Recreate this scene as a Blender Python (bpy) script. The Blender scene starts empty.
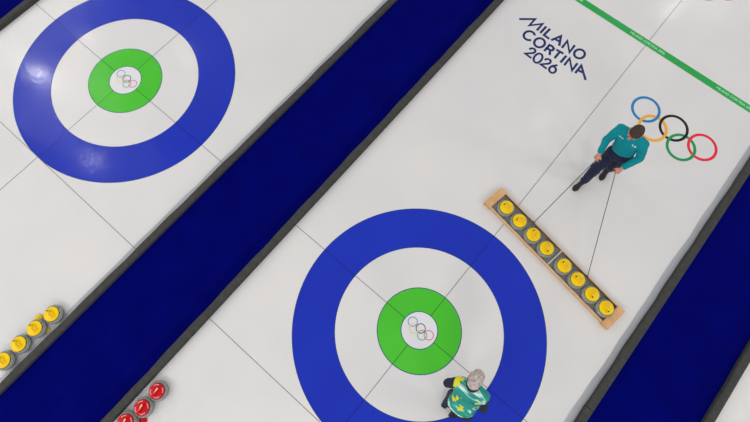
import bpy, bmesh, math, random
import numpy as np
from mathutils import Vector, Matrix, Euler
random.seed(4)
rng = np.random.RandomState(7)
sc = bpy.context.scene
C = sc.collection
PI = math.pi

# ------------------------------------------------------------------ camera
CAM = Vector((-0.30214, -0.72308, 7.12277))
_r = Vector((0.283666, 0.094771, 0.697377))
CR = Matrix.Rotation(_r.length, 3, _r.normalized())
FPX = 481.314
cam = bpy.data.cameras.new('camera')
cam.sensor_width = 36.0
cam.lens = FPX * 36.0 / 750.0
cam.clip_start = 0.1; cam.clip_end = 200
co = bpy.data.objects.new('camera', cam)
C.objects.link(co)
co.matrix_world = Matrix.Translation(CAM) @ CR.to_4x4()
sc.camera = co

def at(px, py, z=0.0):
    """photo pixel + real height -> point in the hall"""
    d = CR @ Vector((px - 375.0, 211.0 - py, -FPX))
    return CAM + d * ((z - CAM.z) / d.z)

# ------------------------------------------------------------------ materials
def lin(c):
    return tuple((x / 12.92 if x <= 0.04045 else ((x + 0.055) / 1.055) ** 2.4) for x in [v / 255 for v in c]) + (1,)

def mat(name, rgb, rough=0.6, metal=0.0, spec=0.5, noise=None, bump=None, coat=0.0, sheen=0.0):
    m = bpy.data.materials.new(name); m.use_nodes = True
    nt = m.node_tree; b = nt.nodes['Principled BSDF']
    col = lin(rgb)
    b.inputs['Base Color'].default_value = col
    b.inputs['Roughness'].default_value = rough
    b.inputs['Metallic'].default_value = metal
    b.inputs['Specular IOR Level'].default_value = spec
    b.inputs['Coat Weight'].default_value = coat
    b.inputs['Sheen Weight'].default_value = sheen
    tc = nt.nodes.new('ShaderNodeTexCoord')
    if noise:
        sc_, rgb2, lo, hi = noise
        n = nt.nodes.new('ShaderNodeTexNoise'); n.inputs['Scale'].default_value = sc_; n.inputs['Detail'].default_value = 4
        nt.links.new(tc.outputs['Object'], n.inputs['Vector'])
        r = nt.nodes.new('ShaderNodeValToRGB')
        r.color_ramp.elements[0].position = lo; r.color_ramp.elements[1].position = hi
        r.color_ramp.elements[0].color = col; r.color_ramp.elements[1].color = lin(rgb2)
        nt.links.new(n.outputs['Fac'], r.inputs['Fac'])
        nt.links.new(r.outputs['Color'], b.inputs['Base Color'])
    if bump:
        n = nt.nodes.new('ShaderNodeTexNoise'); n.inputs['Scale'].default_value = bump[0]; n.inputs['Detail'].default_value = 3
        nt.links.new(tc.outputs['Object'], n.inputs['Vector'])
        bp = nt.nodes.new('ShaderNodeBump'); bp.inputs['Strength'].default_value = bump[1]; bp.inputs['Distance'].default_value = bump[2]
        nt.links.new(n.outputs['Fac'], bp.inputs['Height'])
        nt.links.new(bp.outputs['Normal'], b.inputs['Normal'])
    return m

def ice_mat(name, rgb, rgb2=None, spec=0.28, rough=0.13):
    """colour seen through pebbled ice: same gloss and pebble for every painted colour"""
    m = mat(name, rgb, rough, spec=spec, noise=(0.7, rgb2, 0.35, 0.65) if rgb2 else None)
    nt = m.node_tree; b = nt.nodes['Principled BSDF']
    g = nt.nodes.new('ShaderNodeNewGeometry')
    v = nt.nodes.new('ShaderNodeTexVoronoi'); v.inputs['Scale'].default_value = 75
    nt.links.new(g.outputs['Position'], v.inputs['Vector'])
    r = nt.nodes.new('ShaderNodeMapRange')
    r.inputs[1].default_value = 0.0; r.inputs[2].default_value = 0.6; r.inputs[3].default_value = 1.0; r.inputs[4].default_value = 0.0
    nt.links.new(v.outputs['Distance'], r.inputs[0])
    bp = nt.nodes.new('ShaderNodeBump'); bp.inputs['Strength'].default_value = 0.35; bp.inputs['Distance'].default_value = 0.0022
    nt.links.new(r.outputs[0], bp.inputs['Height'])
    nt.links.new(bp.outputs['Normal'], b.inputs['Normal'])
    return m

M = {}
M['ice'] = ice_mat('white_ice', (225, 223, 222), (219, 218, 219))
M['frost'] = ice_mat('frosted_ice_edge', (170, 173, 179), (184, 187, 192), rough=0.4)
M['blue'] = ice_mat('blue_ice', (14, 42, 178), (18, 48, 186))
M['green'] = ice_mat('green_ice', (70, 192, 42), (78, 196, 52))
M['button'] = ice_mat('button_white', (226, 226, 230))
M['outline'] = ice_mat('outline_blue', (26, 70, 120))
M['line'] = ice_mat('thin_line', (140, 141, 144))
M['line_blue'] = ice_mat('thin_line_over_blue', (16, 28, 128))
M['line_green'] = ice_mat('thin_line_over_green', (34, 130, 34))
M['hog'] = ice_mat('hog_green', (30, 160, 70), (44, 170, 84))
M['hogtext'] = ice_mat('hog_lettering', (160, 230, 180))
M['text'] = ice_mat('navy_lettering', (28, 44, 104))
M['r_blue'] = ice_mat('ring_blue', (32, 128, 190))
M['r_yellow'] = ice_mat('ring_yellow', (246, 174, 50))
M['r_black'] = ice_mat('ring_black', (24, 24, 30))
M['r_green'] = ice_mat('ring_green', (28, 150, 78))
M['r_red'] = ice_mat('ring_red', (236, 42, 66))
for k, c in dict(s_blue=(126, 160, 196), s_yellow=(238, 206, 160), s_black=(96, 96, 106), s_green=(120, 178, 140), s_red=(226, 120, 140)).items():
    M[k] = ice_mat('small_' + k[2:] + '_ring', c)
M['carpet'] = mat('blue_carpet', (1, 3, 93), 0.95, spec=0.03, noise=(2.2, (2, 6, 104), 0.3, 0.7), bump=(160, 0.4, 0.004))
M['bumper'] = mat('dark_foam', (70, 71, 69), 0.85, spec=0.2, noise=(14, (62, 63, 61), 0.35, 0.65), bump=(60, 0.3, 0.004))
M['granite'] = mat('grey_granite', (112, 116, 112), 0.35, noise=(110, (176, 180, 174), 0.4, 0.62))
M['band'] = mat('striking_band', (128, 132, 130), 0.7, noise=(200, (100, 104, 100), 0.4, 0.6))
M['yellow'] = mat('yellow_plastic', (250, 214, 0), 0.4, spec=0.25, noise=(9, (244, 196, 4), 0.4, 0.6))
M['red'] = mat('red_plastic', (206, 0, 22), 0.4, spec=0.25)
M['cream'] = mat('cream_inlay', (250, 214, 176), 0.5)  # cream strip along the top of the red handles
M['print_pink'] = mat('pink_print', (222, 150, 110), 0.5)
M['print_white'] = mat('white_print', (236, 214, 216), 0.5)
M['dark'] = mat('dark_fitting', (34, 30, 30), 0.5)
M['wood'] = mat('plain_wood', (212, 172, 128), 0.6, noise=(7, (222, 186, 144), 0.35, 0.65), bump=(30, 0.15, 0.003))
M['wood_top'] = mat('amber_wood', (206, 156, 104), 0.55, noise=(9, (220, 174, 122), 0.35, 0.65))
M['felt'] = mat('grey_mat', (150, 154, 154), 0.9, noise=(60, (186, 190, 192), 0.4, 0.65))
M['steel'] = mat('grey_steel', (120, 124, 122), 0.35, metal=0.7)
M['cord'] = mat('dark_cord', (70, 72, 78), 0.6)
M['divider'] = mat('pale_divider', (208, 200, 188), 0.6)
M['skin'] = mat('skin', (206, 146, 122), 0.5, noise=(18, (196, 128, 108), 0.4, 0.7))
M['hair_brown'] = mat('brown_hair', (74, 52, 44), 0.75, noise=(70, (50, 34, 30), 0.4, 0.6), bump=(120, 0.6, 0.004))
M['hair_grey'] = mat('grey_hair', (204, 190, 184), 0.75, noise=(40, (150, 138, 136), 0.42, 0.66), bump=(110, 0.7, 0.006))
M['shirt'] = mat('turquoise_jersey', (0, 146, 156), 0.75, spec=0.2, noise=(6, (0, 136, 148), 0.4, 0.6), bump=(18, 0.35, 0.012))
M['navy'] = mat('navy_cloth', (20, 30, 66), 0.85, noise=(9, (14, 22, 54), 0.4, 0.6), bump=(16, 0.4, 0.012))
M['jacket'] = mat('dark_navy_jacket', (14, 22, 48), 0.8, bump=(16, 0.5, 0.012))
M['shoe'] = mat('black_shoe', (16, 18, 24), 0.55)
M['sole'] = mat('shoe_sole', (60, 62, 66), 0.6)
M['white'] = mat('white_emblem', (236, 240, 240), 0.6)
M['eye_w'] = mat('eye_white', (236, 232, 228), 0.3)
M['lip'] = mat('lips', (176, 98, 92), 0.5)
M['brow'] = mat('eyebrow', (62, 42, 34), 0.8)

def vest_mat():
    m = mat('patterned_vest', (10, 130, 120), 0.7, bump=(18, 0.4, 0.012))
    nt = m.node_tree; b = nt.nodes['Principled BSDF']
    tc = nt.nodes.new('ShaderNodeTexCoord')
    mp = nt.nodes.new('ShaderNodeMapping'); mp.inputs['Rotation'].default_value = (0, 0, 0.25); mp.inputs['Scale'].default_value = (1.7, 15, 6)
    nt.links.new(tc.outputs['Object'], mp.inputs['Vector'])
    n = nt.nodes.new('ShaderNodeTexNoise'); n.inputs['Scale'].default_value = 1.0; n.inputs['Detail'].default_value = 2; n.inputs['Distortion'].default_value = 0.15
    nt.links.new(mp.outputs['Vector'], n.inputs['Vector'])
    r = nt.nodes.new('ShaderNodeValToRGB'); r.color_ramp.interpolation = 'LINEAR'
    els = [(0.30, (8, 110, 108)), (0.42, (8, 146, 132)), (0.52, (12, 158, 138)), (0.55, (80, 186, 166)), (0.58, (232, 246, 244)), (0.64, (40, 156, 140)), (0.75, (6, 124, 124))]
    r.color_ramp.elements[0].position, r.color_ramp.elements[0].color = els[0][0], lin(els[0][1])
    r.color_ramp.elements[1].position, r.color_ramp.elements[1].color = els[-1][0], lin(els[-1][1])
    for p_, c_ in els[1:-1]:
        e = r.color_ramp.elements.new(p_); e.color = lin(c_)
    nt.links.new(n.outputs['Fac'], r.inputs['Fac'])
    # yellow flashes of the printed design, placed on the cloth
    n2 = nt.nodes.new('ShaderNodeTexNoise'); n2.inputs['Scale'].default_value = 12; n2.inputs['Detail'].default_value = 1
    nt.links.new(tc.outputs['Object'], n2.inputs['Vector'])
    prev = None
    for (px, py, z, rad) in ((456.5, 381, 1.36, .062), (452.5, 399, 1.12, .052), (461, 405, 1.12, .062)):
        p = at(px, py, z) - Vector((.955, -.545, 0))
        vd = nt.nodes.new('ShaderNodeVectorMath'); vd.operation = 'DISTANCE'; vd.inputs[1].default_value = p
        nt.links.new(tc.outputs['Object'], vd.inputs[0])
        q = nt.nodes.new('ShaderNodeMapRange'); q.inputs[1].default_value = rad * .3; q.inputs[2].default_value = rad * 1.6; q.inputs[3].default_value = .36; q.inputs[4].default_value = 0
        nt.links.new(vd.outputs['Value'], q.inputs[0])
        if prev is None: prev = q.outputs[0]
        else:
            mm = nt.nodes.new('ShaderNodeMath'); mm.operation = 'MAXIMUM'; nt.links.new(prev, mm.inputs[0]); nt.links.new(q.outputs[0], mm.inputs[1]); prev = mm.outputs[0]
    ad = nt.nodes.new('ShaderNodeMath'); ad.operation = 'ADD'
    nt.links.new(n2.outputs['Fac'], ad.inputs[0]); nt.links.new(prev, ad.inputs[1])
    r2 = nt.nodes.new('ShaderNodeValToRGB'); r2.color_ramp.elements[0].position = 0.68; r2.color_ramp.elements[1].position = 0.74
    nt.links.new(ad.outputs[0], r2.inputs['Fac'])
    mx = nt.nodes.new('ShaderNodeMix'); mx.data_type = 'RGBA'
    nt.links.new(r2.outputs['Color'], mx.inputs[0]); nt.links.new(r.outputs['Color'], mx.inputs[6])
    mx.inputs[7].default_value = lin((226, 222, 20))
    nt.links.new(mx.outputs[2], b.inputs['Base Color'])
    return m
M['vest'] = vest_mat()

# ------------------------------------------------------------------ object helpers
def link(name, bm, m, parent=None, loc=None, smooth=False):
    me = bpy.data.meshes.new(name)
    bmesh.ops.recalc_face_normals(bm, faces=bm.faces)
    bm.to_mesh(me); bm.free()
    for mm in (m if isinstance(m, (list, tuple)) else [m]): me.materials.append(mm)
    if smooth:
        for p in me.polygons: p.use_smooth = True
    o = bpy.data.objects.new(name, me); C.objects.link(o)
    if parent: o.parent = parent
    if loc is not None: o.location = loc
    return o
def tag(o, label=None, cat=None, group=None, kind=None):
    if label: o['label'] = label
    if cat: o['category'] = cat
    if group: o['group'] = group
    if kind: o['kind'] = kind
    return o
def empty(name, loc, rz=0.0):
    o = bpy.data.objects.new(name, None); C.objects.link(o)
    o.empty_display_size = 0.1
    o.location = loc; o.rotation_euler = (0, 0, rz)
    return o
def add_box(bm, x0, x1, y0, y1, z0, z1, bev=0.0, rot=None):
    g = bmesh.ops.create_cube(bm, size=1.0)
    vs = g['verts']
    for v in vs:
        v.co = Vector((x0 + (v.co.x + .5) * (x1 - x0), y0 + (v.co.y + .5) * (y1 - y0), z0 + (v.co.z + .5) * (z1 - z0)))
    if bev:
        es = list({e for v in vs for e in v.link_edges})
        bmesh.ops.bevel(bm, geom=es, offset=bev, segments=2, affect='EDGES', profile=0.5)
def add_lathe(bm, prof, n=48, cx=0, cy=0):
    rings = []
    for r, z in prof:
        if r < 1e-5: rings.append([bm.verts.new((cx, cy, z))])
        else: rings.append([bm.verts.new((cx + r * math.cos(2 * PI * i / n), cy + r * math.sin(2 * PI * i / n), z)) for i in range(n)])
    for a, b in zip(rings, rings[1:]):
        for i in range(n):
            j = (i + 1) % n
            if len(a) == 1 and len(b) == 1: continue
            if len(a) == 1: bm.faces.new((a[0], b[i], b[j]))
            elif len(b) == 1: bm.faces.new((a[i], a[j], b[0]))
            else: bm.faces.new((a[i], a[j], b[j], b[i]))
def add_tube(bm, pts, rad, n=10):
    pts = [Vector(p) for p in pts]
    rads = rad if isinstance(rad, (list, tuple)) else [rad] * len(pts)
    rings = []
    prev = None
    for i, p in enumerate(pts):
        t = (pts[min(i + 1, len(pts) - 1)] - pts[max(i - 1, 0)]).normalized()
        if prev is None:
            u = t.cross(Vector((0, 0, 1)))
            if u.length < 1e-3: u = t.cross(Vector((1, 0, 0)))
        else: u = prev - t * prev.dot(t)
        u.normalize(); prev = u; w = t.cross(u)
        rings.append([bm.verts.new(p + (u * math.cos(2 * PI * k / n) + w * math.sin(2 * PI * k / n)) * rads[i]) for k in range(n)])
    for a, b in zip(rings, rings[1:]):
        for k in range(n):
            bm.faces.new((a[k], a[(k + 1) % n], b[(k + 1) % n], b[k]))
    bm.faces.new(rings[0][::-1]); bm.faces.new(rings[-1])
def add_annulus(bm, r0, r1, z, n=160, zf=None, cx=0, cy=0):
    zf = zf or (lambda t: z)
    a = []; b = []
    for i in range(n):
        t = 2 * PI * i / n; zz = zf(t)
        a.append(bm.verts.new((cx + r0 * math.cos(t), cy + r0 * math.sin(t), zz)))
        b.append(bm.verts.new((cx + r1 * math.cos(t), cy + r1 * math.sin(t), zz)))
    for i in range(n):
        j = (i + 1) % n
        bm.faces.new((a[i], b[i], b[j], a[j]))
def add_disc(bm, r, z, n=96, cx=0, cy=0):
    bm.faces.new([bm.verts.new((cx + r * math.cos(2 * PI * i / n), cy + r * math.sin(2 * PI * i / n), z)) for i in range(n)])
def add_ribbon(bm, pts, w, z, closed=False, miter=2.2):
    """flat stroke of width w along a polyline"""
    P = [Vector((p[0], p[1])) for p in pts]; n = len(P)
    L = []; R = []
    for i in range(n):
        if closed: a, b = P[i] - P[i - 1], P[(i + 1) % n] - P[i]
        else:
            a = P[i] - P[i - 1] if i > 0 else P[1] - P[0]
            b = P[i + 1] - P[i] if i < n - 1 else P[-1] - P[-2]
        a = a.normalized(); b = b.normalized()
        na = Vector((-a.y, a.x)); nb = Vector((-b.y, b.x))
        m = (na + nb)
        if m.length < 1e-3: m = na
        m.normalize()
        k = min(1 / max(m.dot(na), 0.1), miter)
        L.append(bm.verts.new((*(P[i] + m * w / 2 * k), z))); R.append(bm.verts.new((*(P[i] - m * w / 2 * k), z)))
    for i in range(n if closed else n - 1):
        j = (i + 1) % n
        bm.faces.new((L[i], R[i], R[j], L[j]))

# ------------------------------------------------------------------ ice floor
MAINX, LEFTX, RIGHTX = 0.0, -6.31, 6.17
bm = bmesh.new(); add_box(bm, -14.5, 9.5, -8, 14, -0.08, 0.0)
tag(link('floor', bm, M['ice']), kind='structure')

# flat strips of a greyer, rougher ice colour that run along the right-hand edge of each sheet
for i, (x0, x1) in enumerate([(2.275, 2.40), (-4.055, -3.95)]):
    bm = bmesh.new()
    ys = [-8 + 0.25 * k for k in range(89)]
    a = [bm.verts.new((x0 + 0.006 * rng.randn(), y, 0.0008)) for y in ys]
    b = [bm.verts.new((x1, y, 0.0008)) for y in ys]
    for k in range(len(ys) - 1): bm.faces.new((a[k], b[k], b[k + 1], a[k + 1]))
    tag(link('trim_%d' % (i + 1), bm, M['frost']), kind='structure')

# ------------------------------------------------------------------ carpets and foam bumpers
def carpet(x0, x1, fold, label):
    w = x1 - x0
    prof = [(0, .03), (.04, .022), (.12, .018), (w * .5, .018), (w - .34, .018), (w - .24, .022)]
    prof += [(w - .19, .045), (w - .165, .058), (w - .14, .045), (w - .09, .016), (w, .012)] if fold else [(w - .1, .02), (w, .03)]
    bm = bmesh.new()
    ys = [-7.9 + 0.3 * k for k in range(73)]
    rows = []
    for y in ys:
        dx = 0.006 * math.sin(y * 1.7)
        rows.append([bm.verts.new((x0 + u + (dx if 0.1 < u < w - .05 else 0), y, z)) for u, z in prof] +
                    [bm.verts.new((x1, y, 0.001)), bm.verts.new((x0, y, 0.001))])
    for a, b in zip(rows, rows[1:]):
        n = len(a)
        for k in range(n): bm.faces.new((a[k], a[(k + 1) % n], b[(k + 1) % n], b[k]))
    bm.faces.new(rows[0]); bm.faces.new(rows[-1])
    tag(link('carpet_runner', bm, M['carpet'], smooth=False), label, 'carpet', 'blue carpet walkways between the ice sheets')
BW, BH = 0.115, 0.09
carpet(-3.965 + BW, -2.42 - BW, True, 'broad dark blue carpet walkway running diagonally between the two target sheets')
carpet(2.372 + BW, 3.825 - BW, True, 'dark blue carpet walkway along the right side, beyond the wooden stone rack')
carpet(-10.2, -8.675 - BW, False, 'dark blue carpet corner at the top left, beyond the left target')

def bumper(x0, y0, y1, label, wav=0):
    """foam strip lying on the ice, x0..x0+BW, with a soft rounded top"""
    n = max(2, int((y1 - y0) / 0.12))
    bm = bmesh.new(); rows = []
    ph = rng.rand(3) * 6
    for k in range(n + 1):
        y = y0 + (y1 - y0) * k / n
        j = 0.004 * math.sin(y * 5.1 + ph[0]) + 0.003 * math.sin(y * 11 + ph[1])
        j2 = 0.003 * math.sin(y * 3.3 + ph[2])
        rows.append([bm.verts.new(q) for q in [
            (x0 + j, y, 0.0), (x0 + j, y, BH * .8), (x0 + .012 + j, y, BH * .96), (x0 + .03 + j2, y, BH),
            (x0 + BW - .03 + j2, y, BH), (x0 + BW - .012, y, BH * .96), (x0 + BW, y, BH * .8), (x0 + BW, y, 0.0)]])
    for a, b in zip(rows, rows[1:]):
        for k in range(8): bm.faces.new((a[k], a[(k + 1) % 8], b[(k + 1) % 8], b[k]))
    bm.faces.new(rows[0]); bm.faces.new(rows[-1])
    tag(link('foam_bumper', bm, M['bumper']), label, 'bumper', 'dark foam bumpers edging the ice sheets')
G = 0.003
jl = at(409.7, 98, .1).y; jr = at(587, 406, .1).y
bumper(-2.42 - BW, -7.8, jl - G, 'long dark grey foam bumper between broad blue carpet and central blue target')
bumper(-2.42 - BW, jl + G, 13.5, 'dark grey foam bumper beside the MILANO CORTINA lettering, left edge of that sheet')
bumper(2.372, -7.8, jr - G, 'short dark grey foam bumper piece at the bottom edge, right of the big target')
bumper(2.372, jr + G, 13.5, 'long dark grey foam bumper right of the wooden rack and large five rings')
bumper(-3.965, -7.8, 13.5, 'dark grey foam bumper beside yellow stones, between left target and broad carpet')
bumper(-8.675 - BW, -7.8, 13.5, 'dark grey foam bumper in the top left corner, outside the left target')
bumper(3.825 - BW, -7.8, 13.5, 'dark grey foam bumper in bottom right corner, far side of right carpet')

# ------------------------------------------------------------------ painted targets
def wrap_line(bm, pts, w, z): add_ribbon(bm, pts, w, z)
def five_rings(name, cx, cy, r, w, dx, dy, mats, parent=None, zb=0.002, label=None):
    root = empty(name, (cx, cy, 0))
    if parent: root.parent = parent; root.location = (cx, cy, 0)
    spots = [(-dx, dy / 2, 'blue', mats[0]), (0, dy / 2, 'black', mats[2]), (dx, dy / 2, 'red', mats[4]),
             (-dx / 2, -dy / 2, 'yellow', mats[1]), (dx / 2, -dy / 2, 'green', mats[3])]
    return root, spots
def ring_set(root, cx, cy, r, w, dx, dy, mats, zb):
    top = [(cx - dx, cy + dy), (cx, cy + dy), (cx + dx, cy + dy)]; bot = [(cx - dx / 2, cy), (cx + dx / 2, cy)]
    for kind, L, names, ms in (('t', top, ('blue', 'black', 'red'), (mats[0], mats[2], mats[4])), ('b', bot, ('yellow', 'green'), (mats[1], mats[3]))):
        for i, (x, y) in enumerate(L):
            # lift one of the two crossings with each neighbour so that the rings interlace
            ang = []
            if kind == 't':
                for (bx, by) in bot:
                    d = math.hypot(bx - x, by - y)
                    if d < 2 * r:
                        base = math.atan2(by - y, bx - x); off = math.acos(d / 2 / r)
                        ang.append(base + off if bx > x else base - off)   # inner crossing
            def zf(t, ang=ang, kind=kind):
                if kind == 'b': return zb + 0.0006
                z = zb
                for a in ang:
                    d = (t - a + PI) % (2 * PI) - PI
                    z += 0.0012 * math.exp(-(d / 0.25) ** 4)
                return z
            bm = bmesh.new(); add_annulus(bm, r - w / 2, r + w / 2, zb, n=120, zf=zf)
            o = link(names[i] + '_ring', bm, ms[i], root)
            o.location = (x, y, 0)

def target(cx, label):
    root = empty('target_rings', (cx, 0, 0))
    tag(root, label, 'target')
    bm = bmesh.new(); add_annulus(bm, 1.219, 1.829, 0.001, 200); b = link('blue_ring', bm, M['blue'], root)
    bm = bmesh.new(); add_annulus(bm, 1.822, 1.832, 0.0014, 200); link('outline', bm, M['outline'], b)
    bm = bmesh.new(); add_annulus(bm, 1.214, 1.222, 0.0014, 200); link('outline', bm, M['outline'], b)
    bm = bmesh.new(); add_annulus(bm, 0.262, 0.606, 0.001, 128); g = link('green_ring', bm, M['green'], root)
    bm = bmesh.new(); add_annulus(bm, 0.602, 0.613, 0.0014, 128)
    link('outline', bm, M['outline'], g)
    bm = bmesh.new(); add_annulus(bm, 0.258, 0.269, 0.0014, 96); link('outline', bm, M['outline'], g)
    bm = bmesh.new(); add_disc(bm, 0.259, 0.001); bt = link('button', bm, M['button'], root)
    ring_set(bt, 0.0, -0.03, 0.066, 0.014, 0.148, 0.062, [M['s_' + k] for k in ('blue', 'yellow', 'black', 'green', 'red')], 0.0016)
target(MAINX, 'central blue, white and green target in the ice, beneath the grey-haired person')
target(LEFTX, 'blue, white and green target at the upper left with a glare spot, nobody on it')

def sheet_lines(cx, xl, xr, which):
    w = 0.010
    def seg(name, a, b, m, z):
        bm = bmesh.new(); add_ribbon(bm, [a, b], w, z); return link(name, bm, m)
    for name, horiz, lab in (('centre_line', False, 'long thin grey centre line through the %s target' % which),
                             ('tee_line', True, 'thin grey cross line through the middle of the %s target' % which)):
        root = empty(name, (cx, 0, 0)); tag(root, lab, 'line')
        lo, hi = ((xl - cx, xr - cx) if horiz else (-7.9, 13.5))
        spans = [(lo, -1.829, 'line'), (-1.829, -1.219, 'line_blue'), (-1.219, -.61, 'line'), (-.606, -.265, 'line_green'),
                 (.265, .606, 'line_green'), (.61, 1.219, 'line'), (1.219, 1.829, 'line_blue'), (1.829, hi, 'line')]
        mats = [M['line'], M['line_blue'], M['line_green']]
        bm = bmesh.new()
        for a, b, k in spans:
            if a == .265: link('line_marking', bm, mats, root); bm = bmesh.new()
            n0 = len(bm.faces)
            add_ribbon(bm, [(a, 0), (b, 0)] if horiz else [(0, a), (0, b)], w, 0.002)
            bm.faces.ensure_lookup_table()
            for f in bm.faces[n0:]: f.material_index = ['line', 'line_blue', 'line_green'].index(k)
        o = link('line_marking', bm, mats, root)
    bm = bmesh.new(); add_ribbon(bm, [(xl - cx, 0), (xr - cx, 0)], w, 0.002)
    o = link('back_line', bm, M['line'], loc=(cx, -1.829, 0))
    tag(o, 'thin grey back line touching the lower left edge of the %s target' % which, 'line')
sheet_lines(MAINX, -2.41, 2.36, 'central')
sheet_lines(LEFTX, -8.66, -3.97, 'upper left')

# ------------------------------------------------------------------ hog line with its small lettering
hog = empty('hog_line', (0, 6.345, 0)); tag(hog, 'bright green line across the ice at the top right with pale lettering', 'line')
bm = bmesh.new(); add_ribbon(bm, [(-2.41, 0), (2.37, 0)], 0.13, 0.003); link('line_band', bm, M['hog'], hog)
def text_mesh(s, size, name, m, parent, loc, rz=0.0, z=0.0):
    cu = bpy.data.curves.new(name, 'FONT'); cu.body = s; cu.size = size; cu.offset = size * .03; cu.align_x = 'CENTER'; cu.align_y = 'CENTER'
    t = bpy.data.objects.new(name, cu); C.objects.link(t)
    dg = bpy.context.evaluated_depsgraph_get(); dg.update()
    me = bpy.data.meshes.new_from_object(t.evaluated_get(dg))
    bpy.data.objects.remove(t)
    me.materials.clear(); me.materials.append(m)
    o = bpy.data.objects.new(name, me); C.objects.link(o)
    o.parent = parent; o.location = (loc[0], loc[1], z); o.rotation_euler = (0, 0, rz)
    return o
for x in (-1.68, 0.0, 1.68):
    o = text_mesh('MILANO CORTINA 2026', 0.066, 'lettering', M['hogtext'], hog, (x, 0.0), 0, 0.0045)
    k = 0.68 / max(o.dimensions.x, 1e-3) if o.dimensions.x > 0 else 1
    o.scale = (k, 1, 1)

# ------------------------------------------------------------------ large five rings
RM = [M['r_' + k] for k in ('blue', 'yellow', 'black', 'green', 'red')]
er = empty('five_ring_emblem', (1.175, 5.21, 0))
tag(er, 'large five coloured interlocked rings in the ice behind the man in turquoise', 'emblem')
ring_set(er, 0.0, -0.225, 0.222, 0.045, 0.528, 0.225, RM, 0.002)
er = empty('five_ring_emblem', (-0.045, 8.25, 0))
tag(er, 'five-ring emblem cut off by the top edge, only green and red showing', 'emblem')
ring_set(er, 0.0, -0.225, 0.222, 0.045, 0.528, 0.225, RM, 0.002)

# ------------------------------------------------------------------ lettering MILANO / CORTINA / 2026, strokes read off the ice
def arc(cx, cy, rx, ry, a0, a1, n=22, tilt=0.0):
    out = []
    for i in range(n + 1):
        t = math.radians(a0 + (a1 - a0) * i / n)
        x, y = rx * math.cos(t), ry * math.sin(t)
        c, s = math.cos(math.radians(tilt)), math.sin(math.radians(tilt))
        out.append((cx + x * c - y * s, cy + x * s + y * c))
    return out
A_ = (515, 12); B_ = (550, 25); C_ = (550, 45); D_ = (520, 40)
words = {
 'MILANO': [(A_, [[(45, 75), (212, 75), (152, 142), (290, 125), (230, 195)], [(330, 152), (266, 222)], [(370, 177), (305, 243), (362, 284)]]),
            (B_, [[(12, 160), (115, 118), (97, 220)], [(50, 147), (103, 176)], [(125, 242), (183, 168), (205, 288), (262, 213)], arc(311, 305, 56, 47, 0, 360, 28)])],
 'CORTINA': [(A_, [arc(150, 250, 58, 47, -2, -290, 24), arc(259, 325, 56, 48, 0, 360, 28)]),
             (D_, [[(255, 117), (312, 52), (342, 68), (357, 90), (344, 108), (320, 108), (284, 88)], [(318, 108), (312, 160)]]),
             (B_, [[(66, 260), (142, 302)], [(105, 281), (48, 350)], [(172, 324), (110, 396)]]),
             (C_, [[(150, 214), (207, 142), (232, 268), (290, 192)], [(266, 297), (330, 216), (375, 370)], [(293, 264), (345, 290)]])],
 '2026': [(D_, [[(98, 98), (112, 90), (132, 88), (152, 96), (162, 110), (158, 126), (140, 138), (55, 143), (120, 192)],
                arc(190, 192, 40, 54, 0, 360, 28, tilt=42),
                [(260, 212), (274, 203), (294, 200), (314, 208), (324, 222), (320, 238), (302, 250), (218, 257), (282, 304)],
                arc(343, 313, 36, 34, 0, 360, 24), [(308, 303), (318, 288), (340, 274), (395, 266)]])],
}
c0 = at(552, 46)
root = empty('event_lettering', (c0.x, c0.y, 0))
tag(root, 'navy MILANO CORTINA 2026 lettering in white ice at the top centre', 'lettering')
SPLIT = {'MILANO': [0, 1, 2, 3, 3, 4, 5], 'CORTINA': [0, 1, 2, 2, 3, 3, 4, 5, 6, 6], '2026': [0, 1, 2, 3, 3]}
for wname, groups in words.items():
    wr = empty({'MILANO': 'upper_word', 'CORTINA': 'middle_word', '2026': 'year_number'}[wname], (0, 0, 0)); wr.parent = root
    strokes = [[at(ox + x / 10.55, oy + y / 10.55) for x, y in st] for (ox, oy), sts in groups for st in sts]
    letters = {}
    for k, st in zip(SPLIT[wname], strokes): letters.setdefault(k, []).append(st)
    for k, sts in letters.items():
        bm = bmesh.new(); z = 0.001
        for P in sts:
            P = [(p.x - c0.x, p.y - c0.y) for p in P]
            closed = (Vector(P[0]) - Vector(P[-1])).length < 0.004
            z += 0.0002
            add_ribbon(bm, P[:-1] if closed else P, 0.039 if wname == '2026' else 0.043, z, closed)
        link('digit' if wname == '2026' else 'letter', bm, M['text'], wr)

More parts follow.
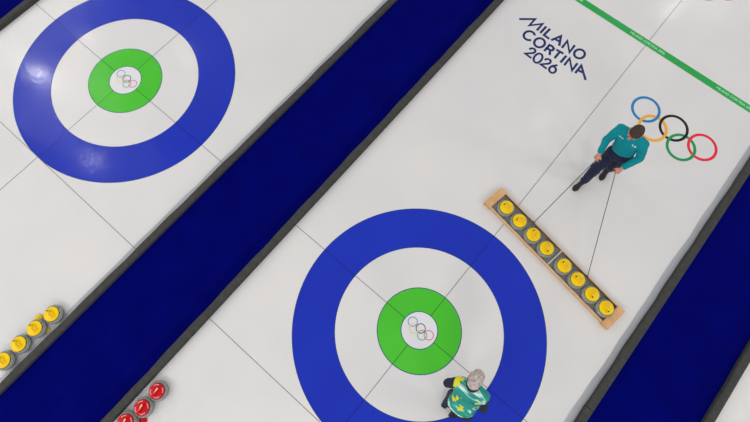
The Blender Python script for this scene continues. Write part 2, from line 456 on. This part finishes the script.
# ------------------------------------------------------------------ curling stones
ST = {}
def stone_meshes():
    bm = bmesh.new()
    add_lathe(bm, [(0, .006), (.055, .006), (.060, .0), (.066, .0), (.075, .006), (.105, .016), (.126, .034), (.134, .046)], 56)
    add_lathe(bm, [(.134, .068), (.128, .086), (.118, .102), (.106, .111), (.085, .114), (0, .114)], 56)
    body = link('g', bm, M['granite'], smooth=True)
    bm = bmesh.new(); add_lathe(bm, [(.134, .046), (.1365, .050), (.1365, .064), (.134, .068)], 56)
    band = link('b', bm, M['band'], smooth=True)
    bm = bmesh.new(); add_lathe(bm, [(.1, .1115), (.104, .114), (.104, .121), (.1, .125), (.05, .128), (0, .129)], 56)
    cap = link('c', bm, M['yellow'], smooth=True)
    bm = bmesh.new(); add_lathe(bm, [(.1035, .112), (.1035, .117), (.108, .116), (.110, .1105)], 56)
    rim = link('r', bm, M['dark'], smooth=True)
    # gooseneck handle: stem at -x, grip towards +x
    bm = bmesh.new()
    add_tube(bm, [(-.052, 0, .122), (-.054, 0, .142), (-.050, 0, .158), (-.038, 0, .166), (-.015, 0, .168), (.02, 0, .166), (.05, 0, .163), (.064, 0, .161), (.070, 0, .160)],
             [.020, .016, .015, .014, .0125, .0125, .013, .011, .005], 12)
    handle = link('h', bm, M['yellow'], smooth=True)
    bm = bmesh.new(); add_lathe(bm, [(0, .1665), (.0125, .1665), (.0135, .172), (.011, .176), (0, .177)], 20, -.050, 0)
    bolt = link('k', bm, M['dark'], smooth=True)
    bm = bmesh.new()
    add_box(bm, -.032, .052, -.0085, .0085, .1775 - .002, .1795, .0015)
    strip = link('s', bm, M['print_pink'])
    bm = bmesh.new()                                     # print: short curved lines around the cap
    for a0 in (20,):
        for k in range(7):
            t = math.radians(a0 + k * 7); t2 = t + 0.06
            r0, r1 = .078, .089 + .003 * (k % 2)
            add_vs = [bm.verts.new((r * math.cos(q), r * math.sin(q), .1275)) for r, q in ((r0, t), (r1, t), (r1, t2), (r0, t2))]
            bm.faces.new(add_vs)
    prt = link('p', bm, M['print_white'])
    for o in (body, band, rim, cap, handle, bolt, strip, prt):
        me = o.data; ST[me.name[0]] = me; bpy.data.objects.remove(o)
stone_meshes()
def recolour(me, m):
    n = me.copy(); n.materials.clear(); n.materials.append(m); return n
STR = dict(ST); STR['c'] = recolour(ST['c'], M['red']); STR['h'] = recolour(ST['h'], M['red'])
STR['s'] = recolour(ST['s'], M['cream'])
def ob(name, me, parent):
    o = bpy.data.objects.new(name, me); C.objects.link(o); o.parent = parent; return o
def stone(x, y, ang, label, group, kit=ST, z=0.0):
    r = empty('curling_stone', (x, y, z), ang); tag(r, label, 'curling stone', group)
    ob('granite_body', kit['g'], r); ob('striking_band', kit['b'], r)
    c = ob('cap', kit['c'], r); ob('cap_rim', kit['r'], c)
    if kit is STR:
        for k in range(4): ob('rim_print', kit['p'], c).rotation_euler = (0, 0, k * PI / 2)
    h = ob('handle', kit['h'], r)
    if kit is STR: ob('inlay_strip', kit['s'], h).location = (0, 0, -0.001)
    else:
        ob('bolt', kit['k'], h)
        s = ob('inlay_strip', kit['s'], h); s.scale = (.8, .7, 1)
    return r
RACKZ = 0.022
rack_spots = [(506.5, 207.5, -20, -17), (519.3, 221, -26, -5), (533, 235, -4, -32), (546.4, 248.6, 0, 22),
              (564.2, 266, -16, -25), (577.8, 279.6, -25, -20), (592, 294.5, -7, 20), (606.6, 308, 2, 22)]
rl = ['yellow curling stone at the top-left end of the wooden rack, farthest from the man',
      'second yellow stone from the top-left end of the wooden rack',
      'third yellow stone from the top-left end of the rack, nearest the left cord',
      'yellow stone in the rack just above-left of the pale divider',
      'yellow stone in the rack just below-right of the pale divider',
      'third yellow stone from the bottom-right end of the wooden rack',
      'second yellow stone from the bottom-right end of the wooden rack',
      'yellow curling stone at the bottom-right end of the wooden rack']
rl[0] = 'yellow curling stone at the top-left end of the wooden rack'
# rack frame of reference
ra = at(494, 196.5, .06); rb = at(614.5, 319, .06)
rack_ang = math.atan2((rb - ra).y, (rb - ra).x)
rc = (ra + rb) / 2
ux = Vector((math.cos(rack_ang), math.sin(rack_ang), 0))
for (px, py, u, v), lab in zip(rack_spots, rl):
    p = at(px, py, .13 + RACKZ); q = at(px + u / 7, py + v / 7, .13 + RACKZ)
    ang = math.atan2(q.y - p.y, q.x - p.x) + PI      # dark fitting sits at local -x
    d = (p - rc); along = d.dot(ux)
    s = Vector((rc.x, rc.y, 0)) + ux * along + Vector((-ux.y, ux.x, 0)) * (d.dot(Vector((-ux.y, ux.x, 0))) * .5)
    stone(s.x, s.y, ang, lab, 'yellow-topped stones in the wooden rack', z=RACKZ)
yl = ['topmost yellow curling stone of the row at the left edge, above a loose yellow handle',
      'second yellow curling stone from the top of the row at the left edge',
      'third yellow curling stone from the top of the row at the left edge',
      'yellow curling stone cut off by the left edge of the photo']
for (px, py), lab in zip([(51, 314), (34, 328.3), (18, 344), (2, 360.5)], yl):
    p = at(px, py, .125); q = at(px - 2, py - 3, .125)
    stone(p.x, p.y, math.atan2(q.y - p.y, q.x - p.x) + PI, lab, 'yellow-topped stones along the left bumper')
rdl = ['red curling stone topmost of the row beside the carpet at the bottom', 'red curling stone in the middle of the row at the bottom edge',
       'red curling stone cut by the bottom edge of the photo, lowest in its row']
for (px, py, u, v), lab in zip([(156.6, 391.2, -6, 8), (141.6, 407.8, -5, 9), (125, 422.2, -5, 9)], rdl):
    p = at(px, py, .125); q = at(px + u, py + v, .125)
    stone(p.x, p.y, math.atan2(q.y - p.y, q.x - p.x) + PI, lab, 'red-topped stones along the bumper', STR)

def loose_handle(a, b, ra_, rb_, m, label):
    a = Vector(a); b = Vector(b); n = 28; c = (a + b) / 2
    root = empty('loose_handle', (c.x, c.y, 0)); tag(root, label, 'stone handle')
    d = b - a; root.rotation_euler = (0, 0, math.atan2(d.y, d.x)); L = d.length / 2
    bm = bmesh.new()
    add_lathe(bm, [(0, .001), (ra_ * .95, .001), (ra_, .006), (ra_, .012), (ra_ * .9, .016), (0, .018)], 32, -L, 0)
    link('end_plate', bm, m, root, smooth=True); bm = bmesh.new()
    add_lathe(bm, [(0, .001), (rb_ * .95, .001), (rb_, .006), (rb_, .012), (rb_ * .9, .016), (0, .018)], 32, L, 0)
    link('end_plate', bm, m, root, smooth=True)
    bm = bmesh.new(); add_box(bm, -L, L, -.018, .018, .003, .019, .004); link('grip', bm, m, root)
a = at(38.5, 318.5, .01); b = at(47, 330, .01)
loose_handle((a.x, a.y), (b.x, b.y), .062, .036, M['yellow'], 'loose yellow handle lying on the ice beneath the two top stones')
b = at(143, 421, .01)
c = at(133, 412, .01)
loose_handle((b.x, b.y), (b.x - .16, b.y + .02), .055, .036, M['red'], 'loose red handle lying between the two lowest red stones')

# ------------------------------------------------------------------ wooden stone rack
L = (rb - ra).length / 2 + 0.03
rack = empty('stone_rack', (rc.x, rc.y, 0), rack_ang)
tag(rack, 'long plain wooden rack holding eight yellow stones, pulled on two cords', 'rack')
HW = 0.178
bm = bmesh.new(); add_box(bm, -L + .1, L - .1, -HW + .02, HW - .02, .004, .018, .002); link('base_board', bm, M['felt'], rack)
for s in (-1, 1):
    bm = bmesh.new(); add_box(bm, -L + .12, L - .12, s * HW - .024 * (s > 0), s * HW + .024 * (s < 0), 0.0, .075, .003); link('side_rail', bm, M['wood'], rack)
    bm = bmesh.new(); add_box(bm, -.062, .062, -HW - .012, HW + .012, 0.0, .085, .004)
    link('end_block', bm, M['wood_top'], rack, loc=(s * (L - .062), 0, 0))
mid = (at(555.3, 257.3, .1) - rc).dot(ux)
bm = bmesh.new(); add_box(bm, mid - .008, mid + .008, -HW + .024, HW - .024, .018, .095, .002); link('divider', bm, M['divider'], rack)
bm = bmesh.new(); add_tube(bm, [(-L + .13, HW - .034, .085), (L - .13, HW - .034, .085)], .007, 10); rod = link('side_rod', bm, M['dark'], rack, smooth=True)
hooks = []
hk_pts = [at(536, 220.5, .1), at(589, 274.5, .1)]
for h in hk_pts:
    al = (h - rc).dot(ux)
    bm = bmesh.new()
    pts = [(al + .016 * math.cos(t), HW - .02, .092 + .016 * math.sin(t)) for t in [2 * PI * k / 14 for k in range(15)]]
    add_tube(bm, pts, .004, 6); link('cord_hook', bm, M['steel'], rack, smooth=True)
    w = Vector((rc.x, rc.y, 0)) + ux * al + Vector((-ux.y, ux.x, 0)) * (HW - .018); w.z = .10
    hooks.append(w)

# ------------------------------------------------------------------ figures
class Blob:
    def __init__(s): s.bm = bmesh.new()
    def ell(s, c, r, rot=None):
        g = bmesh.ops.create_uvsphere(s.bm, u_segments=20, v_segments=12, radius=1.0)
        Mx = Matrix.Translation(Vector(c)) @ (rot.to_4x4() if rot else Matrix()) @ Matrix.Diagonal((*r, 1))
        bmesh.ops.transform(s.bm, matrix=Mx, verts=g['verts'])
    def cap(s, a, b, ra, rb, e0=True, e1=True, sq=1.0, wide=None):
        """tapered limb piece; wide = direction along which the section is stretched by sq"""
        a = Vector(a); b = Vector(b); d = (b - a); t = d.normalized()
        u = (Vector(wide) if wide is not None else t.orthogonal()); u = (u - t * u.dot(t)).normalized(); w = t.cross(u)
        n = 20; R = []
        steps = []
        if e0: steps += [(-ra * math.cos(k * PI / 12), ra * math.sin(k * PI / 12)) for k in range(1, 6)]
        steps += [(0, ra), (d.length, rb)]
        if e1: steps += [(d.length + rb * math.sin(k * PI / 12), rb * math.cos(k * PI / 12)) for k in range(1, 6)]
        for z, r in steps:
            R.append([s.bm.verts.new(a + t * z + (u * math.cos(2 * PI * i / n) * sq + w * math.sin(2 * PI * i / n)) * r) for i in range(n)])
        for p, q in zip(R, R[1:]):
            for i in range(n): s.bm.faces.new((p[i], p[(i + 1) % n], q[(i + 1) % n], q[i]))
        s.bm.faces.new(R[0][::-1]); s.bm.faces.new(R[-1])
    def chain(s, pts, rads, e0=True, e1=True, **k):
        for i in range(len(pts) - 1):
            s.cap(pts[i], pts[i + 1], rads[i], rads[i + 1], e0 if i == 0 else True, e1 if i == len(pts) - 2 else True, **k)
    def done(s, name, m, parent, origin, voxel=0.008, smooth=4, wrinkle=0.0):
        bmesh.ops.recalc_face_normals(s.bm, faces=s.bm.faces)
        me = bpy.data.meshes.new(name); s.bm.to_mesh(me); s.bm.free()
        o = bpy.data.objects.new(name, me); C.objects.link(o)
        md = o.modifiers.new('r', 'REMESH'); md.mode = 'VOXEL'; md.voxel_size = voxel; md.use_smooth_shade = True
        if smooth:
            sm = o.modifiers.new('s', 'SMOOTH'); sm.iterations = smooth; sm.factor = 0.5
        if wrinkle:
            tx = bpy.data.textures.new('w', 'CLOUDS'); tx.noise_scale = 0.09; tx.noise_depth = 1
            dm = o.modifiers.new('d', 'DISPLACE'); dm.texture = tx; dm.strength = wrinkle; dm.mid_level = 0.5; dm.texture_coords = 'LOCAL'
        dg = bpy.context.evaluated_depsgraph_get(); dg.update()
        nm = bpy.data.meshes.new_from_object(o.evaluated_get(dg))
        bpy.data.objects.remove(o); nm.name = name
        nm.transform(Matrix.Translation(-Vector(origin)))
        nm.materials.clear()
        for mm in (m if isinstance(m, (list, tuple)) else [m]): nm.materials.append(mm)
        for p in nm.polygons: p.use_smooth = True
        o = bpy.data.objects.new(name, nm); C.objects.link(o)
        if parent: o.parent = parent
        return o

def frame(fwd, up):
    """columns: side, forward, up"""
    z = Vector(up).normalized(); y = Vector(fwd); y = (y - z * y.dot(z)).normalized(); x = y.cross(z)
    return Matrix((x, y, z)).transposed()

def head_parts(bl, hb, c, R, hair_style):
    P = lambda x, y, z: Vector(c) + R @ Vector((x, y, z))
    bl.ell(P(0, -.012, .022), (.074, .094, .090), R)       # skull
    bl.ell(P(0, .030, -.035), (.058, .062, .072), R)       # face
    bl.ell(P(0, .052, -.088), (.032, .030, .024), R)       # chin
    for s in (-1, 1):
        bl.cap(P(s * .060, .010, -.045), P(s * .028, .052, -.082), .022, .020)   # jaw
        bl.ell(P(s * .034, .060, -.022), (.022, .020, .020), R)                  # cheek
        bl.cap(P(s * .046, .070, .028), P(s * .012, .080, .022), .008, .008)     # brow
        bl.ell(P(s * .078, -.006, -.010), (.009, .017, .024), R)                 # ear
        bl.ell(P(s * .081, -.010, .002), (.008, .015, .013), R)
    bl.cap(P(0, .086, .012), P(0, .104, -.024), .008, .012)                      # nose
    for s in (-1, 1): bl.ell(P(s * .011, .096, -.028), (.009, .010, .008), R)
    bl.cap(P(-.016, .086, -.052), P(.016, .086, -.052), .007, .007)              # mouth
    hb.ell(P(0, -.020, .034), (.081, .098, .090), R)
    if hair_style == 'short':
        hb.ell(P(0, .030, .075), (.058, .050, .036), R)
        hb.ell(P(0, -.052, -.012), (.066, .062, .062), R)
        for s in (-1, 1): hb.cap(P(s * .068, .018, .025), P(s * .070, .008, .0), .012, .008)
    else:
        hb.ell(P(0, .030, .078), (.062, .052, .040), R)
        hb.ell(P(0, -.056, -.018), (.074, .064, .072), R)
        hb.ell(P(.02, .0, .098), (.05, .06, .03), R); hb.ell(P(-.03, -.03, .095), (.045, .05, .03), R)
        for s in (-1, 1): hb.cap(P(s * .070, .025, .03), P(s * .074, -.01, -.02), .016, .014)
    return P

def eyes(P, R, root, origin):
    for s in (-1, 1):
        b = bmesh.new(); bmesh.ops.create_uvsphere(b, u_segments=16, v_segments=10, radius=.0110)
        e = link('eye', b, M['eye_w'], root, smooth=True); e.location = P(s * .029, .0705, .004) - Vector(origin)
        b = bmesh.new(); bmesh.ops.create_uvsphere(b, u_segments=12, v_segments=8, radius=.0064)
        i = link('iris', b, M['dark'], e, smooth=True); i.location = R @ Vector((0, .0072, -.0015))
        b = bmesh.new()
        add_tube(b, [P(s * (.014 + .010 * k), .0885 - .0022 * k * k, .029 - .0016 * k) - Vector(origin) for k in range(4)], [.003, .0042, .004, .002], 8)
        link('eyebrow', b, M['brow'], root, smooth=True)
    b = bmesh.new(); add_tube(b, [P(x, .0925 - abs(x) * .3, -.0525) - Vector(origin) for x in (-.02, -.01, 0, .01, .02)], [.002, .0038, .0042, .0038, .002], 8)
    link('lips', b, M['lip'], root, smooth=True)

def hand(bl, w, fwd, back, side, curl=1.0):
    """w wrist; fwd palm direction; back = back-of-hand normal; side +1/-1 gives the thumb side"""
    R = frame(fwd, back)
    P = lambda x, y, z: Vector(w) + R @ Vector((x * side, y, z))
    bl.cap(P(0, -.01, 0), P(0, .03, 0), .024, .026)
    bl.cap(P(-.024, .030, 0), P(-.022, .082, 0), .015, .013)
    bl.cap(P(-.008, .030, .001), P(-.007, .086, .002), .016, .013)
    bl.cap(P(.008, .030, .001), P(.010, .088, .002), .016, .013)
    bl.cap(P(.022, .030, 0), P(.027, .084, 0), .016, .013)
    for k, (x, y, ln) in enumerate([(-.029, .082, .80), (-.010, .087, .95), (.010, .089, 1.0), (.030, .085, .93)]):
        a = 0.0; p = (x, y, 0)
        pts = [P(*p)]
        for seg, bend in zip((.044 * ln, .027 * ln, .021 * ln), (1.1 * curl, 1.45 * curl, .9 * curl)):
            a += bend
            p = (p[0] + (x * .05), p[1] + seg * math.cos(a), p[2] - seg * math.sin(a)); pts.append(P(*p))
        bl.chain(pts, [.0105, .0098, .0088, .0078])
    # thumb leaves the side of the palm near its base and closes against the fingers
    bl.chain([P(.022, .022, -.004), P(.046, .046, -.018), P(.040, .072, -.036), P(.018, .084, -.044)], [.015, .0125, .0105, .0085])

def shoe(a, toe, root, origin, m=None):
    """a ankle point, toe ground point"""
    a = Vector(a); toe = Vector(toe); f = Vector((toe.x - a.x, toe.y - a.y, 0)).normalized(); x = f.cross(Vector((0, 0, 1)))
    base = Vector((a.x, a.y, 0))
    ln = (Vector((toe.x, toe.y, 0)) - base).length
    bl = Blob()
    R = frame(f, (0, 0, 1))
    bl.ell(base + f * -.035 + Vector((0, 0, .045)), (.036, .045, .040), R)
    bl.ell(base + f * (ln * .40) + Vector((0, 0, .045)), (.040, .085, .038), R)
    bl.ell(base + f * (ln * .72) + Vector((0, 0, .036)), (.045, .068, .030), R)
    bl.cap(base + Vector((0, 0, .05)), base + Vector((0, 0, .125)), .045, .046, True, False)
    bl.cap(base + Vector((0, 0, .085)), base + f * (ln * .5) + Vector((0, 0, .055)), .044, .036)
    o = bl.done('shoe', m or M['shoe'], root, origin, .006, 5)
    for v in o.data.vertices:
        if v.co.z + origin[2] < .014: v.co.z = .014 - origin[2] + 0.0
    # sole
    bm = bmesh.new()
    prof = [(-.078, .022), (-.074, .032), (-.05, .040), (0, .037), (ln * .4, .036), (ln * .62, .047), (ln * .78, .048), (ln * .95, .036), (ln * 1.06, .016)]
    vs = [(t, w_) for t, w_ in prof] + [(t, -w_) for t, w_ in reversed(prof)]
    lo = [bm.verts.new(base + f * t + x * w_ - Vector(origin)) for t, w_ in vs]
    hi = [bm.verts.new(base + f * t + x * w_ + Vector((0, 0, .018)) - Vector(origin)) for t, w_ in vs]
    bm.faces.new(lo[::-1]); bm.faces.new(hi)
    for i in range(len(vs)):
        j = (i + 1) % len(vs); bm.faces.new((lo[i], lo[j], hi[j], hi[i]))
    link('sole', bm, M['sole'], o)
    # laces
    bm = bmesh.new()
    lp = []
    for k in range(5):
        c = base + f * (ln * (.20 + .10 * k)) + Vector((0, 0, .099 - .0075 * k))
        lp += [c + x * (.018 if k % 2 else -.018) - Vector((0, 0, .007)), c + f * .012]
    add_tube(bm, lp, .003, 6)
    bmesh.ops.translate(bm, verts=bm.verts, vec=-Vector(origin))
    link('laces', bm, M['steel'] if m is None else M['cord'], o)

def figure(J, cfg, label):
    V = {k: Vector(v) for k, v in J.items()}
    org = ((V['ankR'].x + V['ankL'].x) / 2, (V['ankR'].y + V['ankL'].y) / 2, 0)
    body = Blob(); hair = Blob()
    side = (V['shL'] - V['shR']).normalized()
    Rh = frame(cfg['look'], cfg['headup'])
    P = head_parts(body, hair, V['head'], Rh, cfg['hair'])
    body.cap(V['neck'], P(0, -.02, -.05), .056, .052)
    body.cap(V['neck'] - Vector((0, 0, .02)), V['shR'] * .5 + V['neck'] * .5, .046, .040); body.cap(V['neck'] - Vector((0, 0, .02)), V['shL'] * .5 + V['neck'] * .5, .046, .040)
    mid = (V['chest'] + V['pel']) / 2
    # torso, limbs
    body.cap(V['chest'], mid, .105, .10, sq=1.28, wide=side); body.cap(mid, V['pel'], .10, .11, sq=1.3, wide=side)
    body.cap(V['neck'] - Vector((0, 0, .03)), V['chest'], .07, .105, sq=1.3, wide=side)
    for s in 'RL':
        body.chain([V['sh' + s], V['el' + s], V['wr' + s]], [.052, .040, .027])
        body.cap(V['sh' + s], V['chest'], .052, .07)
        body.chain([V['hip' + s], V['kn' + s], V['ank' + s]], [.082, .055, .038])
        body.cap(V['ank' + s], V['ank' + s] + (V['toe' + s] - V['ank' + s]) * .45, .03, .02)
        hand(body, V['wr' + s], cfg['hf' + s], cfg['hb' + s], cfg['thumb' + s], cfg.get('curl', 1.0))
    root = body.done('person', M['skin'], None, org, .005, 3)
    root.location = org
    tag(root, label, 'person')
    hair.done('hair', cfg['hairmat'], root, org, .006, 4, .008)
    eyes(P, Rh, root, org)
    # trousers
    t = Blob()
    t.cap(V['pel'] + (V['chest'] - V['pel']).normalized() * .17, V['pel'], .112, .135, False, True, sq=1.22, wide=side)
    for s in 'RL':
        t.cap(V['pel'] + (V['hip' + s] - V['pel']) * .6, V['hip' + s], .115, .108)
        t.chain([V['hip' + s], V['kn' + s]], [.106, .078])
        calf = V['kn' + s] * .62 + V['ank' + s] * .38 + Vector((0, -cfg['face'] * -.0, 0))
        t.cap(V['kn' + s], calf, .078, .072); t.cap(calf, V['ank' + s] + Vector((0, 0, -.035)), .072, .058, True, False)
    t.done('trousers', cfg['leg'], root, org, .008, 3, .02)
    # top
    sh = Blob()
    k = cfg.get('fat', 1.0)
    hem = V['pel'] + (V['chest'] - V['pel']).normalized() * cfg.get('hem', .03)
    def torso(b, e=0.0, hemv=hem):
        b.cap(V['chest'], mid, .124 * k + e, .12 * k + e, sq=1.30, wide=side); b.cap(mid, hemv, .12 * k + e, .134 * k + e, True, False, sq=1.25, wide=side)
        b.cap(V['neck'] - Vector((0, 0, .045)), V['chest'], .085 + e, .124 * k + e, sq=1.35, wide=side)
        for s in 'RL': b.cap(V['sh' + s] * .88 + V['chest'] * .12, V['chest'] * .5 + V['sh' + s] * .5, .066 + e, .10 + e); b.cap(V['neck'] - Vector((0, 0, .03)), V['sh' + s] * .9 + V['neck'] * .1, .072 + e, .062 + e)
    torso(sh)
    sh.cap(V['neck'] - Vector((0, 0, .03)), V['neck'] + (P(0, 0, -.05) - V['neck']) * .35, .072, .064, True, False)
    for s in 'RL':
        sh.chain([V['sh' + s], V['el' + s]], [.067, .056])
        cuff = V['wr' + s] * .94 + V['el' + s] * .06
        sh.cap(V['el' + s], cuff, .056, .040, True, False)
    top = sh.done(cfg['topname'], cfg['top'], root, org, .007, 3, .016)
    if 'vest' in cfg:
        cb = Blob(); cb.cap(V['neck'] - Vector((0, 0, .05)), V['neck'] + (P(0, -.01, -.04) - V['neck']) * .65, .088, .080, True, False)
        cb.done('collar', cfg['top'], root, org, .006, 2)
        v = Blob(); torso(v, .016, V['pel'] + (V['chest'] - V['pel']).normalized() * .0)
        vo = v.done('vest', [cfg['vest'], M['jacket']], root, org, .007, 3, .012)
    for s in 'RL': shoe(V['ank' + s], V['toe' + s], root, org)
    return root, org, P, top

man_J = dict(head=(.502, 3.475, 1.635), neck=(.535, 3.575, 1.475), shR=(.355, 3.575, 1.405), shL=(.705, 3.575, 1.405),
             chest=(.545, 3.585, 1.27), pel=(.615, 3.60, .95), elR=(.325, 3.50, 1.15), elL=(.815, 3.565, 1.15),
             wrR=(.385, 3.375, .985), wrL=(.735, 3.385, .985), hipR=(.535, 3.585, .90), hipL=(.695, 3.61, .90),
             knR=(.525, 3.455, .50), knL=(.705, 3.63, .50), ankR=(.545, 3.435, .10), toeR=(.515, 3.235, 0), ankL=(.735, 3.80, .10), toeL=(.755, 3.60, 0))
man_J['ankL'] = (.725, 3.86, .10); man_J['toeL'] = (.745, 3.66, 0); man_J['knL'] = (.705, 3.66, .50)
man_cfg = dict(look=(-.12, -.85, -.50), headup=(-.05, -.50, .86), hair='short', hairmat=M['hair_brown'], face=-1,
               hfR=(.15, -.55, -.8), hfL=(-.25, -.55, -.8), hbR=(-.55, -.6, .5), hbL=(.55, -.6, .5), thumbR=-1, thumbL=1,
               leg=M['navy'], top=M['shirt'], topname='shirt', hem=.13)
man, morg, MP, mtop = figure(man_J, man_cfg, 'brown-haired man in turquoise long-sleeved top and navy trousers pulling the stone rack')

# small white marks printed on the chest: separate little patches moulded on the cloth
from mathutils.bvhtree import BVHTree
def chest_patch(name, parent, top, org, centre, nrm, up, quads, m):
    bvh = BVHTree.FromPolygons([v.co for v in top.data.vertices], [p.vertices for p in top.data.polygons])
    n = Vector(nrm).normalized(); u = Vector(up); u = (u - n * u.dot(n)).normalized(); x = u.cross(n)
    bm = bmesh.new(); c = Vector(centre) - Vector(org)
    for (x0, y0, x1, y1) in quads:
        N = 3; grid = []
        for i in range(N + 1):
            row = []
            for j in range(N + 1):
                p = c + x * (x0 + (x1 - x0) * i / N) + u * (y0 + (y1 - y0) * j / N) + n * .3
                h = bvh.ray_cast(p, -n)
                row.append(bm.verts.new((h[0] if h[0] else p - n * .3) + n * .003))
            grid.append(row)
        for i in range(N):
            for j in range(N): bm.faces.new((grid[i][j], grid[i + 1][j], grid[i + 1][j + 1], grid[i][j + 1]))
    link(name, bm, m, parent)
# emblem: two small mirrored lobes on the wearer's left chest; thin word on the right chest
chest_patch('chest_emblem', mtop, mtop, morg, (.625, 3.47, 1.40), (0, -.75, .65), (0, .65, .75),
            [(-.028, -.008, -.016, .012), (-.022, -.014, -.006, -.004), (.004, -.010, .016, .010), (.014, -.004, .028, .008)], M['white'])
chest_patch('chest_wordmark', mtop, mtop, morg, (.43, 3.47, 1.40), (0, -.75, .65), (0, .65, .75),
            [(-.036 + .012 * k, -.005, -.028 + .012 * k, .005) for k in range(6)], M['white'])

w_J = dict(head=(.745, -.160, 1.475), neck=(.795, -.250, 1.385), shR=(.965, -.235, 1.315), shL=(.645, -.295, 1.315),
           chest=(.835, -.31, 1.21), pel=(.895, -.455, .93), elR=(1.085, -.32, 1.04), elL=(.600, -.365, 1.06),
           wrR=(.975, -.20, .90), wrL=(.74, -.25, .86), hipR=(.985, -.475, .88), hipL=(.825, -.465, .88),
           knR=(1.03, -.44, .48), knL=(.84, -.42, .48), ankR=(1.05, -.56, .10), toeR=(1.06, -.36, 0), ankL=(.885, -.525, .10), toeL=(.86, -.33, 0))
w_cfg = dict(look=(-.15, .80, -.58), headup=(-.08, .58, .80), hair='full', hairmat=M['hair_grey'], face=1,
             hfR=(-.7, .4, -.5), hfL=(.6, .5, -.6), hbR=(.4, .7, .5), hbL=(-.5, .6, .5), thumbR=-1, thumbL=1, curl=.6,
             leg=M['jacket'], top=M['jacket'], topname='jacket', vest=M['vest'], fat=.95)
wom, worg, WP, wtop = figure(w_J, w_cfg, 'grey-haired person in green, white and yellow vest leaning forward on the central target')

# ------------------------------------------------------------------ pull cords from the fists to the rack
def palm(J, c, s):
    R = frame(c['hf' + s], c['hb' + s]); return Vector(J['wr' + s]) + R @ Vector((0, .085, -.028))
for s, hk, lab in (('R', hooks[0], 'left pull cord, running from the man to the rack near its third stone'),
                   ('L', hooks[1], 'right pull cord, running from the man to the lower half of the rack')):
    p0 = palm(man_J, man_cfg, s); root = empty('pull_cord', (hk.x, hk.y, 0)); tag(root, lab, 'cord', 'cords pulling the stone rack')
    o = Vector((hk.x, hk.y, 0))
    bm = bmesh.new(); add_tube(bm, [hk - o] + [hk.lerp(p0, k / 8) - o for k in range(1, 9)], .0055, 8); link('cord_line', bm, M['cord'], root, smooth=True)
    R = frame(man_cfg['hf' + s], man_cfg['hb' + s]); ax = R @ Vector((1, 0, 0))
    bm = bmesh.new(); add_tube(bm, [p0 - ax * .055 - o, p0 + ax * .055 - o], .011, 10); link('grip', bm, M['dark'], root, smooth=True)

# ------------------------------------------------------------------ light: hall lamps behind the glints, plus added broad fill lamps
w = bpy.data.worlds.new('hall'); sc.world = w; w.use_nodes = True
w.node_tree.nodes['Background'].inputs[0].default_value = (0.985, 0.975, 0.97, 1)
w.node_tree.nodes['Background'].inputs[1].default_value = 0.86
def lamp(x, y, z, power, size, col=(1, .985, .96)):
    l = bpy.data.lights.new('ceiling_lamp', 'AREA'); l.shape = 'DISK'; l.size = size; l.energy = power; l.color = col
    o = bpy.data.objects.new('ceiling_lamp', l); C.objects.link(o); o.location = (x, y, z)
    return o
ZL = 13.0
def lamp_glint(px, py, power, size, z=ZL):
    """lamp whose mirror image in the ice is seen at this spot of the ice"""
    P = at(px, py); k = z / CAM.z
    return lamp(P.x + (P.x - CAM.x) * k, P.y + (P.y - CAM.y) * k, z, power, size)
lamp_glint(40, 75, 330, .22)
lamp_glint(92, 160, 100, .2)
lamp_glint(185, 52, 50, .3)
lamp_glint(85, 35, 60, .3)
lamp_glint(672, 9, 100, .25)
lamp_glint(543, 118, 40, .3)
for x, y in ((20, -7), (18, 10), (-3, -17), (-12, -16), (8, -13), (2, 31), (-30, 4), (-24, -12), (-12, 28)):
    lamp(x, y, 14, 1050, 4.0)  # added soft fill, spread out so its reflections miss the view

sc.view_settings.view_transform = 'Standard'
sc.view_settings.look = 'None'
sc.view_settings.gamma = 1
sc.view_settings.use_curve_mapping = False
sc.view_settings.exposure = -0.5
